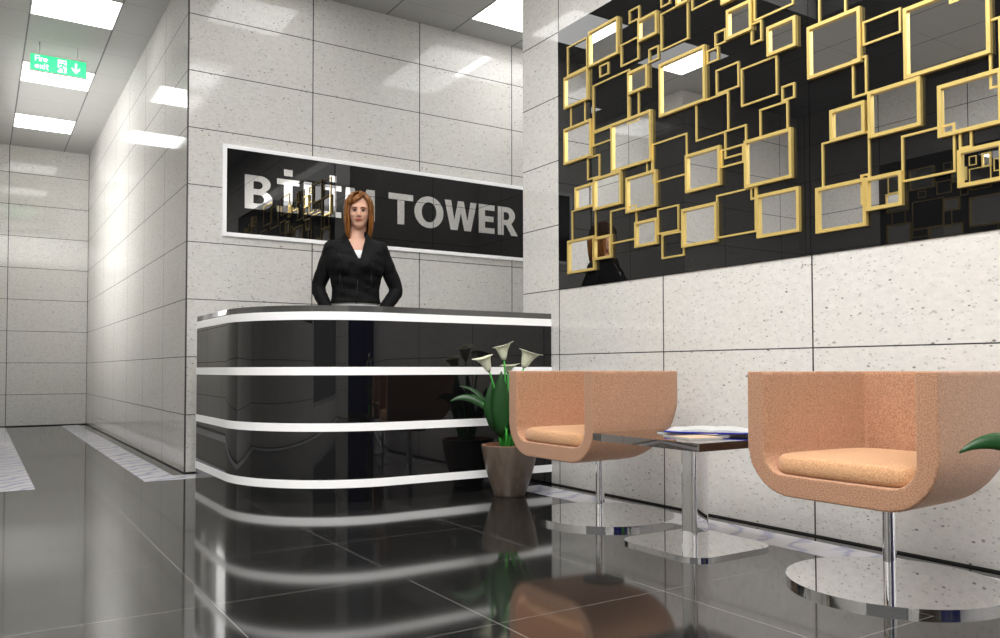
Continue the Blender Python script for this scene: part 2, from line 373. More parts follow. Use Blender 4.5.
# ================================================================== WALL SIGN
sg = empty('wall_sign', (2.77, YB, 1.98)); tag(sg, 'long black glass wall sign with white frame and large silver letters above the counter', 'sign')
def spart(mb, name, m, parent=sg, **k):
    o = mb.build(name, m, parent, **k); o.location = (-2.77, -YB, -1.98) if parent is sg else (0, 0, 0); return o
sx0, sx1, sz0, sz1, fwid = 1.443, 4.085, 1.657, 2.311, .027
f = MB(); y0, y1 = YB-.022, YB-.001
f.box((sx0, y0, sz0), (sx1, y1, sz0+fwid)).box((sx0, y0, sz1-fwid), (sx1, y1, sz1)).box((sx0, y0, sz0), (sx0+fwid, y1, sz1)).box((sx1-fwid, y0, sz0), (sx1, y1, sz1))
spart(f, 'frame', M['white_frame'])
spart(MB().box((sx0+fwid, YB-.014, sz0+fwid), (sx1-fwid, YB-.002, sz1-fwid)), 'glass_panel', M['black_glass'])
def bow(cx, cy, rx, ry, a0, a1, n=14): return [(cx+rx*math.cos(R(a0+(a1-a0)*i/n)), cy+ry*math.sin(R(a0+(a1-a0)*i/n))) for i in range(n+1)]
def rect(x0, y0, x1, y1): return [(x0, y0), (x1, y0), (x1, y1), (x0, y1)]
GL = {}
s_ = .25   # stroke, cap height = 1
GL['B'] = [[(0, 0), (.48, 0)]+bow(.48, .28, .34, .28, -90, 68)[1:]+bow(.45, .76, .31, .24, -40, 90)+[(0, 1)],
           [(.25, .17), (.25, .43), (.44, .43)]+bow(.44, .30, .13, .13, 80, -80)+[(.44, .17)],
           [(.25, .60), (.25, .83), (.40, .83)]+bow(.40, .715, .125, .115, 80, -80)+[(.40, .60)]]
slab = [(0, 0), (.68, 0), (.68, .17), (.47, .17), (.47, .83), (.68, .83), (.68, 1), (0, 1), (0, .83), (.21, .83), (.21, .17), (0, .17)]
GL['I'] = [slab, rect(.21, 1.10, .47, 1.30)]
GL['L'] = [[(0, 0), (.58, 0), (.58, .19), (.26, .19), (.26, 1), (0, 1)]]
GL['M'] = [[(0, 0), (.23, 0), (.23, .68), (.42, .18), (.58, .18), (.77, .68), (.77, 0), (1.01, 0), (1.01, 1), (.72, 1), (.505, .45), (.29, 1), (0, 1)]]
GL['T'] = [[(.33, 0), (.59, 0), (.59, .80), (.92, .80), (.92, 1), (0, 1), (0, .80), (.33, .80)]]
GL['O'] = [bow(.55, .5, .55, .53, 0, 350, 35), bow(.55, .5, .28, .34, 0, 350, 35)]
GL['W'] = [[(.24, 0), (.52, 0), (.66, .60), (.80, 0), (1.08, 0), (1.32, 1), (1.06, 1), (.93, .34), (.78, 1), (.54, 1), (.39, .34), (.26, 1), (0, 1)]]
GL['E'] = [[(0, 0), (.66, 0), (.66, .19), (.26, .19), (.26, .41), (.62, .41), (.62, .60), (.26, .60), (.26, .81), (.66, .81), (.66, 1), (0, 1)]]
GL['R'] = [[(0, 0), (.26, 0), (.26, .36), (.36, .36), (.60, 0), (.90, 0), (.60, .42)]+bow(.42, .70, .35, .30, -48, 90)+[(0, 1)],
           [(.26, .54), (.26, .82), (.38, .82)]+bow(.38, .68, .13, .14, 80, -80)+[(.38, .54)]]
def glyph(ch, x0, x1, z, h, y, depth, m, parent, name='letter', loc=None):
    cu = bpy.data.curves.new(name, 'CURVE'); cu.dimensions = '2D'; cu.fill_mode = 'BOTH'; cu.extrude = depth/2
    w_ = max(p[0] for q in GL[ch] for p in q)
    for q in GL[ch]:
        sp = cu.splines.new('POLY'); sp.points.add(len(q)-1); sp.use_cyclic_u = True
        for i, (a_, b_) in enumerate(q): sp.points[i].co = (a_/w_*(x1-x0), b_*h, 0, 1)
    t_ = bpy.data.objects.new('tmp', cu); col.objects.link(t_)
    me = bpy.data.meshes.new_from_object(t_.evaluated_get(bpy.context.evaluated_depsgraph_get()))
    bpy.data.objects.remove(t_)
    me.transform(Matrix.Translation((x0, y, z)) @ Matrix.Rotation(PI/2, 4, 'X'))
    me.materials.clear(); me.materials.append(m)
    o = bpy.data.objects.new(name, me); col.objects.link(o); o.parent = parent
    if loc: o.location = loc
    return o
for ch, x0, x1 in (('B', 1.597, 1.797), ('I', 1.83, 1.997), ('L', 2.032, 2.165), ('I', 2.190, 2.357-.03), ('M', 2.362, 2.604),
                   ('T', 2.722, 2.938), ('O', 2.950, 3.216), ('W', 3.228, 3.535), ('E', 3.556, 3.714), ('R', 3.747, 3.955)):
    glyph(ch, x0, x1, 1.868, .244, YB-.017, .005, M['letter'], sg, loc=(-2.77, -YB, -1.98))
# ================================================================== GOLD AND MIRROR WALL ART
THICK = [(3.688, 3.428, 2.47, 2.682), (3.928, 3.695, 2.288, 2.483), (2.981, 2.899, 2.56, 2.692), (3.351, 3.193, 2.211, 2.338), (3.266, 3.118, 2.474, 2.599), (3.107, 2.786, 2.024, 2.304), (3.493, 3.168, 1.812, 2.087), (3.93, 3.67, 1.948, 2.168), (3.824, 3.645, 1.65, 1.791), (3.651, 3.409, 1.624, 1.812), (3.371, 3.133, 1.563, 1.759), (3.897, 3.64, 1.281, 1.482), (3.658, 3.496, 1.336, 1.469), (3.302, 3.129, 1.365, 1.504), (2.953, 2.719, 1.321, 1.516), (2.924, 2.696, 1.592, 1.785), (2.649, 2.499, 2.275, 2.419), (2.415, 2.259, 2.119, 2.254), (2.682, 2.598, 2.456, 2.59), (2.55, 2.288, 1.546, 1.768), (2.482, 2.253, 1.304, 1.502), (2.203, 1.952, 1.95, 2.177), (1.772, 1.453, 1.82, 2.096), (1.925, 1.708, 1.628, 1.817), (2.098, 1.938, 1.654, 1.789), (2.171, 1.938, 1.282, 1.476), (1.943, 1.786, 1.339, 1.474), (1.645, 1.417, 1.563, 1.758), (1.576, 1.417, 1.364, 1.502)]
THIN = [(3.907, 3.712, 2.485, 2.667), (3.602, 3.521, 2.386, 2.456), (3.663, 3.344, 2.084, 2.359), (3.347, 3.262, 2.607, 2.681), (3.416, 3.27, 2.389, 2.515), (3.193, 3.115, 2.339, 2.415), (3.1, 2.903, 2.373, 2.572), (3.877, 3.733, 2.147, 2.305), (3.665, 3.499, 2.001, 2.082), (3.717, 3.603, 1.814, 1.947), (3.866, 3.639, 1.467, 1.66), (3.513, 3.293, 1.412, 1.602), (3.135, 2.979, 1.413, 1.549), (3.104, 2.943, 1.282, 1.411), (3.169, 2.919, 1.689, 1.901), (2.86, 2.648, 1.839, 2.034), (2.726, 2.583, 2.035, 2.157), (2.572, 2.366, 1.934, 2.115), (2.731, 2.661, 2.273, 2.342), (2.782, 2.707, 2.202, 2.27), (2.511, 2.448, 2.208, 2.306), (2.494, 2.277, 2.31, 2.45), (2.881, 2.735, 2.506, 2.623), (2.345, 2.275, 1.896, 1.965), (2.467, 2.311, 1.755, 1.895), (2.675, 2.542, 1.711, 1.848), (2.696, 2.559, 1.672, 1.761), (2.729, 2.49, 1.337, 1.548), (2.523, 2.484, 1.489, 1.554), (2.152, 2.02, 2.173, 2.323), (1.949, 1.786, 2.012, 2.111), (1.998, 1.932, 1.812, 1.972), (2.144, 1.923, 1.465, 1.664), (1.792, 1.586, 1.427, 1.609), (1.573, 1.526, 1.504, 1.574), (3.216, 3.17, 1.756, 1.826), (3.101, 3.03, 2.602, 2.69), (1.967, 1.927, 1.371, 1.493), (3.363, 3.27, 2.053, 2.23), (1.464, 1.422, 1.694, 1.942)]
art = empty('wall_art', (XR, 2.208, 2.0)); tag(art, 'black mirror glass wall panel with overlapping gold square frames above the chairs', 'wall art')
AZ0, AZ1, AY0, AY1, AYM = 1.199, 2.80, .41, 4.006, 2.208
def apart(mb, name, m, parent, **k):
    o = mb.build(name, m, parent, **k); o.location = (-XR, -2.208, -2.0) if parent is art else (0, 0, 0); return o
apart(MB().box((XR-.006, AYM+.0015, AZ0), (XR-.0005, AY1, AZ1)), 'glass_panel', M['art_glass'], art)
apart(MB().box((XR-.006, AY0, AZ0), (XR-.0005, AYM-.0015, AZ1)), 'glass_panel', M['art_glass'], art)
random.seed(4)
THICK += [(a-1.8, b-1.8, c, d) for a, b, c, d in THICK if 2.24 < b and a < 3.19]
THIN += [(a-1.8, b-1.8, c, d) for a, b, c, d in THIN if 2.24 < b and a < 3.19]
for L_ in (THICK, THIN): L_[:] = [q for q in L_ if q[2] > AZ0+.01 and q[3] < AZ1-.01]
ext_thick = [(2.95, 2.62, 2.40+.26, 2.77)]
for (ya, yb, z0, z1) in THICK:
    x0, x1, b_ = XR-.024, XR-.0062, .0145
    f = MB().box((x0, yb, z1-b_), (x1, ya, z1)).box((x0, yb, z0), (x1, ya, z0+b_)).box((x0, yb, z0+b_), (x1, yb+b_, z1-b_)).box((x0, ya-b_, z0+b_), (x1, ya, z1-b_))
    fo = apart(f, 'mirror_frame', M['gold'], art)
    apart(MB().box((XR-.0125, yb+b_, z0+b_), (XR-.0065, ya-b_, z1-b_)), 'mirror', M['mirror'], fo)
for i, (ya, yb, z0, z1) in enumerate(THIN+[(2.2, 1.9, 2.42, 2.68), (1.75, 1.48, 2.2, 2.45), (1.95, 1.6, 2.5, 2.75), (1.6, 1.46, 2.05, 2.15), (2.6, 2.3, 2.52, 2.74)]):
    x0, x1, b_ = XR-.013-.0003*(i % 7), XR-.0062, .0085
    f = MB().box((x0, yb, z1-b_), (x1, ya, z1)).box((x0, yb, z0), (x1, ya, z0+b_)).box((x0, yb, z0+b_), (x1, yb+b_, z1-b_)).box((x0, ya-b_, z0+b_), (x1, ya, z1-b_))
    apart(f, 'gold_square', M['gold'], art)
art2 = copy_tree(art); art2.location = (XL, 3.108, 2.0); art2.scale = (-1, 1, 1)
tag(art2, 'gold-framed black glass wall panel on the opposite left wall, seen only as a reflection', 'wall art')
# ================================================================== CHAIRS
def evaluated(o):
    me = bpy.data.meshes.new_from_object(o.evaluated_get(bpy.context.evaluated_depsgraph_get()))
    o.modifiers.clear(); old = o.data; o.data = me; bpy.data.meshes.remove(old)
    for p in me.polygons: p.use_smooth = True
    return o
def remesh(o, vox, smooth=6, fac=.5):
    r = o.modifiers.new('remesh', 'REMESH'); r.mode = 'VOXEL'; r.voxel_size = vox; r.use_smooth_shade = True
    if smooth: s = o.modifiers.new('smooth', 'SMOOTH'); s.iterations = smooth; s.factor = fac
    m = o.data.materials[0]; evaluated(o); o.data.materials.clear(); o.data.materials.append(m)
    return o
def u_section(x, hw, zb, zt, r, n=12):
    r = min(r, hw, zt-zb-.01)
    pts = [(x, -hw, zt)]
    pts += [(x, -hw+r-r*math.cos(PI/2*i/n), zb+r-r*math.sin(PI/2*i/n)) for i in range(n+1)]
    pts += [(x, hw-r+r*math.sin(PI/2*i/n), zb+r-r*math.cos(PI/2*i/n)) for i in range(n+1)]
    pts += [(x, hw, zt)]
    return pts
def make_chair():
    e = empty('tub_chair')
    FX, BX, HW, ZB, ZT = -.30, .285, .326, .297, .702
    def sec(t, grow=0):
        x = FX+(BX-FX)*t
        zb = ZB
        u_ = (x-.02)/(BX-.02+.012)
        if u_ > 0: zb = ZB+.24*(1-math.sqrt(max(0, 1-u_*u_)))
        hw = HW-.055*max(0, (x-FX)/(BX-FX))**1.6
        c_ = (x-(BX-.07))/.07
        if c_ > 0: hw -= .07*(1-math.sqrt(max(0, 1-c_*c_)))
        return u_section(x, hw, zb, ZT, .165)
    ts = [0, .05, .1, .2, .3, .4, .5, .55, .6, .65, .7, .75, .8, .84, .88, .91, .94, .96, .98, .99, 1]
    sh = MB().rings([sec(t_) for t_ in ts]).build('shell', M['orange'], e)
    cut = MB()
    cs = []
    for x in (-.40, -.30, -.1, .05, .12, .18, .205, .212):
        zb = .368+(.006 if x > .21 else 0)
        hw = HW-.066-.045*max(0, (x-FX)/(BX-FX))**1.6-(.006 if x > .21 else 0)
        s__ = u_section(x, hw, zb, ZT, .075); s__[0] = (x, -hw, .80); s__[-1] = (x, hw, .80); cs.append(s__)
    c = cut.rings(cs).build('cut', M['orange'])
    c.parent = e
    b = sh.modifiers.new('b', 'BOOLEAN'); b.object = c; b.operation = 'DIFFERENCE'; b.solver = 'EXACT'
    evaluated(sh); bpy.data.objects.remove(c)
    remesh(sh, .006, 3)
    # seat cushion
    pl = []
    x0, x1, hy = -.297, .205, .258
    pl += [(x0+.004, -hy+.075), (x0, 0), (x0+.004, hy-.075), (x0+.022, hy-.03), (x0+.055, hy-.004), (x0+.14, hy), (x1-.08, hy-.015), (x1-.02, hy-.05), (x1, hy-.11)]
    pl += [(x, -y) for x, y in reversed(pl[2:])][:-1]
    pl2 = []; 
    for p in pl:
        if p not in pl2: pl2.append(p)
    cx = (x0+x1)/2; rg = []
    for s__, z in ((.6, .3675), (.90, .368), (.965, .369), (.985, .374), (1.0, .385), (.998, .400), (.988, .412), (.972, .421), (.95, .4265), (.9, .431), (.7, .436), (.3, .438)):
        rg.append([(cx+(x-cx)*s__, y*s__, z) for x, y in pl2])
    cu = MB().rings(rg).build('seat_cushion', M['cushion'], e, True)
    ss = cu.modifiers.new('s', 'SUBSURF'); ss.levels = 2; ss.render_levels = 2; evaluated(cu)
    sm = MB()
    sm.box((.203, -.002, .46), (.2065, .002, .70))
    MB().tube([(-.02, 0, z) for z in (.0187, .30)] , .0205, 40).build('column', M['chrome'], e, True, angle=R(40)).location = (.04, .02, 0)
    MB().lathe([(.10, .285), (.10, .299), (.02, .301)], 40).build('mounting_plate', M['dark_metal'], e, True, angle=R(40)).location = (.04, .02, 0)
    MB().lathe([(.334, .0), (.334, .018), (.02, .0185)], 160).build('base_disc', M['chrome'], e, True, angle=R(40)).location = (.04, .02, 0)
    return e
ch1 = make_chair(); ch1.location = (2.50, 1.552, 0)
tag(ch1, 'apricot upholstered tub chair on a chrome disc base, the large near one at right', 'chair', 'apricot tub chairs by the wall')
ch2 = copy_tree(ch1); ch2.location = (2.50, 3.024, 0)
tag(ch2, 'apricot upholstered tub chair on a chrome disc base, the far one beside the potted lilies', 'chair', 'apricot tub chairs by the wall')
# ================================================================== SIDE TABLE
def rrect(hx, hy, r, n=8):
    p = []
    for cx, cy, a0 in ((hx-r, hy-r, 0), (-hx+r, hy-r, 90), (-hx+r, -hy+r, 180), (hx-r, -hy+r, 270)):
        p += [(cx+r*math.cos(R(a0+90*i/n)), cy+r*math.sin(R(a0+90*i/n))) for i in range(n+1)]
    return p
tb = empty('side_table', (2.400, 2.315, 0)); tag(tb, 'low square side table with bronze gloss top and chrome post between the chairs', 'table')
MB().prism(rrect(.292, .292, .006, 5), .421, .450).build('table_top', M['table_top'], tb, True, angle=R(30)).location = (.01, 0, 0)
MB().prism(rrect(.228, .228, .095, 14), 0, .012).build('base_plate', M['chrome'], tb, True, angle=R(30)).location = (.052, .05, 0)
MB().prism(rrect(.040, .040, .012, 8), .0122, .4195).build('post', M['chrome'], tb, True, angle=R(50)).location = (.048, .046, 0)
# reading matter on the table
mg = empty('magazine', (2.40, 2.28, .4502), R(8)); tag(mg, 'thin glossy magazine with dark and tan cover lying under the open book', 'magazine')
MB().prism(rrect(.105, .145, .003, 2), 0, .006).build('pages', M['paper'], mg)
MB().prism(rrect(.106, .146, .003, 2), .0061, .0072).build('cover', M['paper_dark'], mg)
MB().box((-.085, .02, .0073), (.09, .12, .0077)).build('pale_picture', M['paper'], mg)
MB().box((-.09, -.12, .0073), (.06, .0, .0077)).build('tan_picture', M['paper_tan'], mg)
mg2 = empty('magazine', (2.305, 2.235, .4502), R(-14)); tag(mg2, 'slim magazine with dark printed edge nearest the table corner', 'magazine')
MB().prism(rrect(.07, .10, .003, 2), 0, .004).build('pages', M['paper'], mg2)
MB().prism(rrect(.0705, .1005, .003, 2), .0041, .005).build('cover', M['paper_tan'], mg2)
MB().box((-.069, .03, .0051), (.05, .098, .0055)).build('dark_picture', M['paper_dark'], mg2)
mg.location = (2.46, 2.33, .4502)
bk = empty('open_book', (2.50, 2.31, .4585), R(-52)); tag(bk, 'open book with white pages and blue cover on the side table', 'book')
def page_block(sgn):
    n = 14; top = []; rg = []
    for i in range(n+1):
        t_ = i/n; x = sgn*.17*t_
        h = .006+.007*math.sin(min(1, t_*1.25+.12)*PI)**.8*(1-.45*t_)
        rg.append([(x, -.115, .005), (x, .115, .005), (x, .115, h+.003), (x, -.115, h+.003)])
    return MB().rings(rg)
for s__ in (-1, 1): page_block(s__).build('page_block', M['paper'], bk, True, angle=R(40))
MB().rings([[(x, -.122, z), (x, .122, z), (x, .122, z+.0035), (x, -.122, z+.0035)] for x, z in ((-.177, .004), (-.08, .0), (-.012, -.0005), (0, -.001), (.012, -.0005), (.08, .0), (.177, .004))]).build('cover', M['cover_blue'], bk)
MB().box((-.177, .10, .0078), (-.165, .12, .0088)).build('bookmark', M['paper_red'], bk)
# ================================================================== CALLA LILIES
def bez(a, b, c, t): a, b, c = Vector(a), Vector(b), Vector(c); return a*(1-t)**2+b*2*t*(1-t)+c*t*t
LAT = Vector((rt0.x, rt0.y, 0)); DEP = Vector((math.sin(YAW), math.cos(YAW), 0))
def P3(l, d, z): v = LAT*l+DEP*d; return Vector((v.x, v.y, z))
def leaf_mesh(base, mid, tip, width, side, lobes=.18, n=16):
    mb = MB(); rg = []
    side = Vector(side).normalized()
    for i in range(n+1):
        t_ = i/n; c = bez(base, mid, tip, t_); tg = (bez(base, mid, tip, min(1, t_+.02))-bez(base, mid, tip, max(0, t_-.02))).normalized()
        sd = (side-tg*side.dot(tg)).normalized(); nn = tg.cross(sd)
        w_ = width*(math.sin(PI*min(1, t_**.62))**.9)*(1 if t_ < .999 else 0)+.002
        rg.append([c-sd*w_+nn*w_*.28-tg*(.05*(1-t_)*lobes*6 if 0 < t_ < .3 else 0), c-sd*w_*.55+nn*w_*.10, c-nn*w_*.06, c+sd*w_*.55+nn*w_*.10, c+sd*w_+nn*w_*.28-tg*(.05*(1-t_)*lobes*6 if 0 < t_ < .3 else 0)])
    mb.rings(rg, cap=False, closed=False)
    return mb
def flower(e, base, mouth, r, tipdir):
    base, mouth = Vector(base), Vector(mouth); ax = (mouth-base).normalized(); L = (mouth-base).length
    a = ax.cross(Vector((0, 0, 1))); a = a.normalized() if a.length > .1 else Vector((1, 0, 0)); b = ax.cross(a)
    td = Vector(tipdir); n = 32
    mb = MB(); rg = []
    for k, (t_, q) in enumerate(((0, .20), (.12, .32), (.3, .44), (.5, .54), (.68, .64), (.82, .76), (.93, .88), (1.0, 1.0), (1.015, 1.12))):
        ring = []
        for j in range(n):
            th = 2*PI*j/n; d = a*math.cos(th)+b*math.sin(th); f_ = max(0, d.dot(td))**2
            ring.append(base+ax*(L*t_+(.006*f_ if t_ > .9 else 0)-.010*(t_ > .97)*(1-f_))+d*r*q*(1+.32*f_*t_**3))
        rg.append(ring)
    mb.rings(rg, cap=False); o = mb.build('spathe', M['spathe'], e, True)
    s = o.modifiers.new('solid', 'SOLIDIFY'); s.thickness = .0016
    MB().limb([base+ax*.02, base+ax*L*.9], [.005, .004], 10).build('spadix', M['spadix'], o, True)
    MB().tube([base-ax*.006, base+ax*.012], [.006, .0095], 12).build('flower_base', M['spathe_base'], o, True)
def make_plant(loc, extra=True):
    e = empty('potted_calla_lily', loc)
    prof = [(.0, 0), (.083, 0), (.088, .004), (.098, .03), (.115, .075), (.133, .13), (.149, .19), (.160, .245), (.166, .285), (.166, .290), (.156, .290), (.150, .262), (.0, .262)]
    prof = [(r_*.97, z_*.985) for r_, z_ in prof]
    MB().lathe(prof[1:-1], 64, cap=True).build('pot', M['pot'], e, True, angle=R(40))
    MB().lathe([(.1525, .262), (.1525, .2872), (.143, .2872), (.143, .262)], 64, cap=False).build('pot_rim', M['pot_rim'], e, True, angle=R(40))
    MB().lathe([(.1435, .256), (.1435, .268), (.10, .276), (.01, .278)], 32).build('soil', M['soil'], e, True)
    FL = [((-.115, -.02, .700), (-.146, -.03, .785), .047, (-1, .0, 0)), ((-.030, .0, .765), (-.045, .0, .850), .047, (1, 0, .2)),
          ((.082, .03, .722), (.118, .03, .815), .055, (1, 0, 0)), ((-.008, .07, .690), (-.004, .07, .740), .045, (1, 0, 0))]
    random.seed(11)
    for i, (b_, m_, r_, td) in enumerate(FL):
        bb, mm = P3(*b_), P3(*m_)
        root = P3(b_[0]*.25-.02, b_[1]*.3, .26)
        pts = [bez(root, P3(b_[0]*.35, b_[1]*.4, .50), bb, t_/12) for t_ in range(13)]
        MB().tube(pts, [.0075-.003*t_/12 for t_ in range(13)], 10).build('flower_stem', M['stem'], e, True)
        flower(e, bb, mm, r_, P3(td[0], td[1], 0).normalized()+Vector((0, 0, td[2])))
    # leaves: lateral, depth, height of base, bend, tip ; half width
    LV = [((-.09, -.02, .47), (-.22, -.03, .60), (-.335, -.04, .530), .024, (0, .35, 1)),
          ((-.02, -.06, .36), (-.06, -.08, .52), (-.045, -.06, .70), .062, (1, 0, 0)),
          ((-.06, -.02, .40), (-.11, -.05, .50), (-.10, -.03, .64), .050, (1, .3, 0)),
          ((.03, .0, .38), (.05, -.05, .52), (.07, -.04, .70), .060, (1, 0, 0)),
          ((.09, .02, .40), (.17, .03, .56), (.27, .05, .52), .055, (0, 1, .3)),
          ((.0, .05, .40), (.0, .09, .54), (-.03, .14, .60), .055, (1, 0, .2)),
          ((.03, -.07, .38), (.06, -.14, .50), (.11, -.19, .47), .045, (1, .3, 0))]
    if extra: LV += [((-.085, .02, .45), (-.16, .05, .62), (-.285, .05, .615), .026, (0, 1, .5))]
    for b_, m_, t_, w_, sd in LV:
        o = leaf_mesh(P3(*b_), P3(*m_), P3(*t_), w_, P3(*sd)).build('leaf', M['leaf'], e, True)
        s = o.modifiers.new('solid', 'SOLIDIFY'); s.thickness = .0022
        root = P3(b_[0]*.25-.02, b_[1]*.3, .26)
        MB().tube([bez(root, P3(b_[0]*.5, b_[1]*.5, .36), P3(*b_), k/6) for k in range(7)]+[bez(P3(*b_), P3(*m_), P3(*t_), .25)], [.0065]*5+[.005, .004, .002], 8).build('leaf_stalk', M['stem'], e, True)
    for k in range(12):
        a = random.uniform(0, 2*PI); r_ = random.uniform(.01, .05); x, y = r_*math.cos(a), r_*math.sin(a)
        MB().tube([(x-.02, y, .265), (x*1.3-.02, y*1.3, .33), (x*1.8-.02, y*1.8, .37+random.uniform(0, .04))], [.006, .0055, .0025], 8).build('young_shoot', M['stem'], e, True)
    return e
p1 = make_plant((2.535, 3.855, 0)); tag(p1, 'potted white calla lilies in a mottled stone planter beside the black counter', 'potted plant')
p2 = make_plant((2.085, .80, 0), False); tag(p2, 'potted calla lily at the right edge of the photo, only one dark leaf tip showing', 'potted plant')
# ================================================================== EXIT SIGN
ex = empty('fire_exit_sign', (.56, 8.01, CEIL)); tag(ex, 'green lit fire exit sign with running man and arrow hanging from the ceiling', 'exit sign')
def epart(mb, name, m, parent=ex, **k):
    o = mb.build(name, m, parent, **k); o.location = (-.56, -8.01, -CEIL) if parent is ex else (0, 0, 0); return o
ex0, ex1, ez0, ez1, ey = .347, .775, 3.292, 3.432, 8.01
body = epart(MB().box((ex0, ey-.009, ez0), (ex1, ey+.009, ez1)), 'panel', M['exit_green'])
f = MB(); fb = .006
f.box((ex0-fb, ey-.012, ez0-fb), (ex1+fb, ey+.012, ez0)).box((ex0-fb, ey-.012, ez1), (ex1+fb, ey+.012, ez1+fb)).box((ex0-fb, ey-.012, ez0), (ex0, ey+.012, ez1)).box((ex1, ey-.012, ez0), (ex1+fb, ey+.012, ez1))
epart(f, 'frame', M['rod'])
for x in (.414, .706): epart(MB().tube([(x, ey, ez1+.004), (x, ey, CEIL)], .005, 12), 'rod', M['rod'], smooth=True)
GL2 = {}
def strokes(name, segs, parent, x, z, sc, wd=.012):
    mb = MB()
    for i, (ax, az, bx, bz) in enumerate(segs):
        d = Vector((bx-ax, bz-az)); L = d.length or 1e-6; n = Vector((-d.y, d.x))/L*wd/2/sc; e_ = d/L*wd/2/sc*.6
        q = [(ax-e_.x+n.x, az-e_.y+n.y), (ax-e_.x-n.x, az-e_.y-n.y), (bx+e_.x-n.x, bz+e_.y-n.y), (bx+e_.x+n.x, bz+e_.y+n.y)]
        y0_ = ey-.0105-.0001*(i % 4)
        v = [(x+p[0]*sc, y_, z+p[1]*sc) for y_ in (y0_, ey-.0091) for p in q]
        mb.add(v, [(0, 1, 2, 3), (7, 6, 5, 4), (0, 4, 5, 1), (1, 5, 6, 2), (2, 6, 7, 3), (3, 7, 4, 0)])
    return epart(mb, name, M['exit_white'])
def ring(cx, cy, r, a0, a1, n=9):
    p = [(cx+r*math.cos(R(a0+(a1-a0)*i/n)), cy+r*math.sin(R(a0+(a1-a0)*i/n))) for i in range(n+1)]
    return [(p[i][0], p[i][1], p[i+1][0], p[i+1][1]) for i in range(n)]
h = .044
LT = {'F': [(0, 0, 0, 1), (0, 1, .55, 1), (0, .53, .48, .53)], 'i': [(0, 0, 0, .68), (0, .94, 0, 1)], 'r': [(0, 0, 0, .68), (0, .5, .28, .68)],
      'e': ring(.3, .34, .3, 0, 300)+[(0, .34, .6, .34)], 'x': [(0, 0, .5, .68), (0, .68, .5, 0)], 't': [(.15, 0, .15, .95), (-.02, .68, .38, .68), (.15, 0, .34, 0)]}
for txt, xx, zz in (('Fire', .384, 3.376), ('exit', .384, 3.312)):
    x = xx
    for ch in txt:
        strokes('letter', LT[ch], ex, x, zz, h, .0085); x += {'F': .031, 'i': .013, 'r': .020, 'e': .036, 'x': .033, 't': .02}[ch]
# running man in a doorway
man = MB().box((.553, ey-.0102, 3.306), (.622, ey-.0091, 3.418)); epart(man, 'doorway_symbol', M['exit_white'])
def mseg(segs, wd):
    mb = MB()
    for i, (ax, az, bx, bz) in enumerate(segs):
        d = Vector((bx-ax, bz-az)); L = d.length; n = Vector((-d.y, d.x))/L*wd/2
        q = [(ax+n.x, az+n.y), (ax-n.x, az-n.y), (bx-n.x, bz-n.y), (bx+n.x, bz+n.y)]
        v = [(p[0], y_, p[1]) for y_ in (ey-.0112-.0001*i, ey-.0103) for p in q]
        mb.add(v, [(0, 1, 2, 3), (7, 6, 5, 4), (0, 4, 5, 1), (1, 5, 6, 2), (2, 6, 7, 3), (3, 7, 4, 0)])
    return mb
mm = mseg([(.600, 3.385, .582, 3.350), (.582, 3.352, .560, 3.342), (.560, 3.344, .553, 3.318), (.584, 3.35, .600, 3.335), (.600, 3.337, .594, 3.308), (.598, 3.383, .573, 3.380), (.573, 3.38, .563, 3.362), (.600, 3.38, .612, 3.362), (.612, 3.363, .622, 3.368)], .012)
mm.add([(.604+.011*math.cos(2*PI*k/12), ey-.0114, 3.401+.007*math.sin(2*PI*k/12)) for k in range(12)], [tuple(range(12))])
epart(mm, 'running_man_symbol', M['exit_green'])
ar = mseg([(.695, 3.408, .695, 3.340)], .017)
ar.add([(.662, ey-.0112, 3.352), (.662, ey-.0112, 3.372), (.695, ey-.0112, 3.342), (.728, ey-.0112, 3.372), (.728, ey-.0112, 3.352), (.695, ey-.0112, 3.314)], [(0, 1, 2, 5), (5, 2, 3, 4)])
epart(ar, 'arrow_symbol', M['exit_white'])
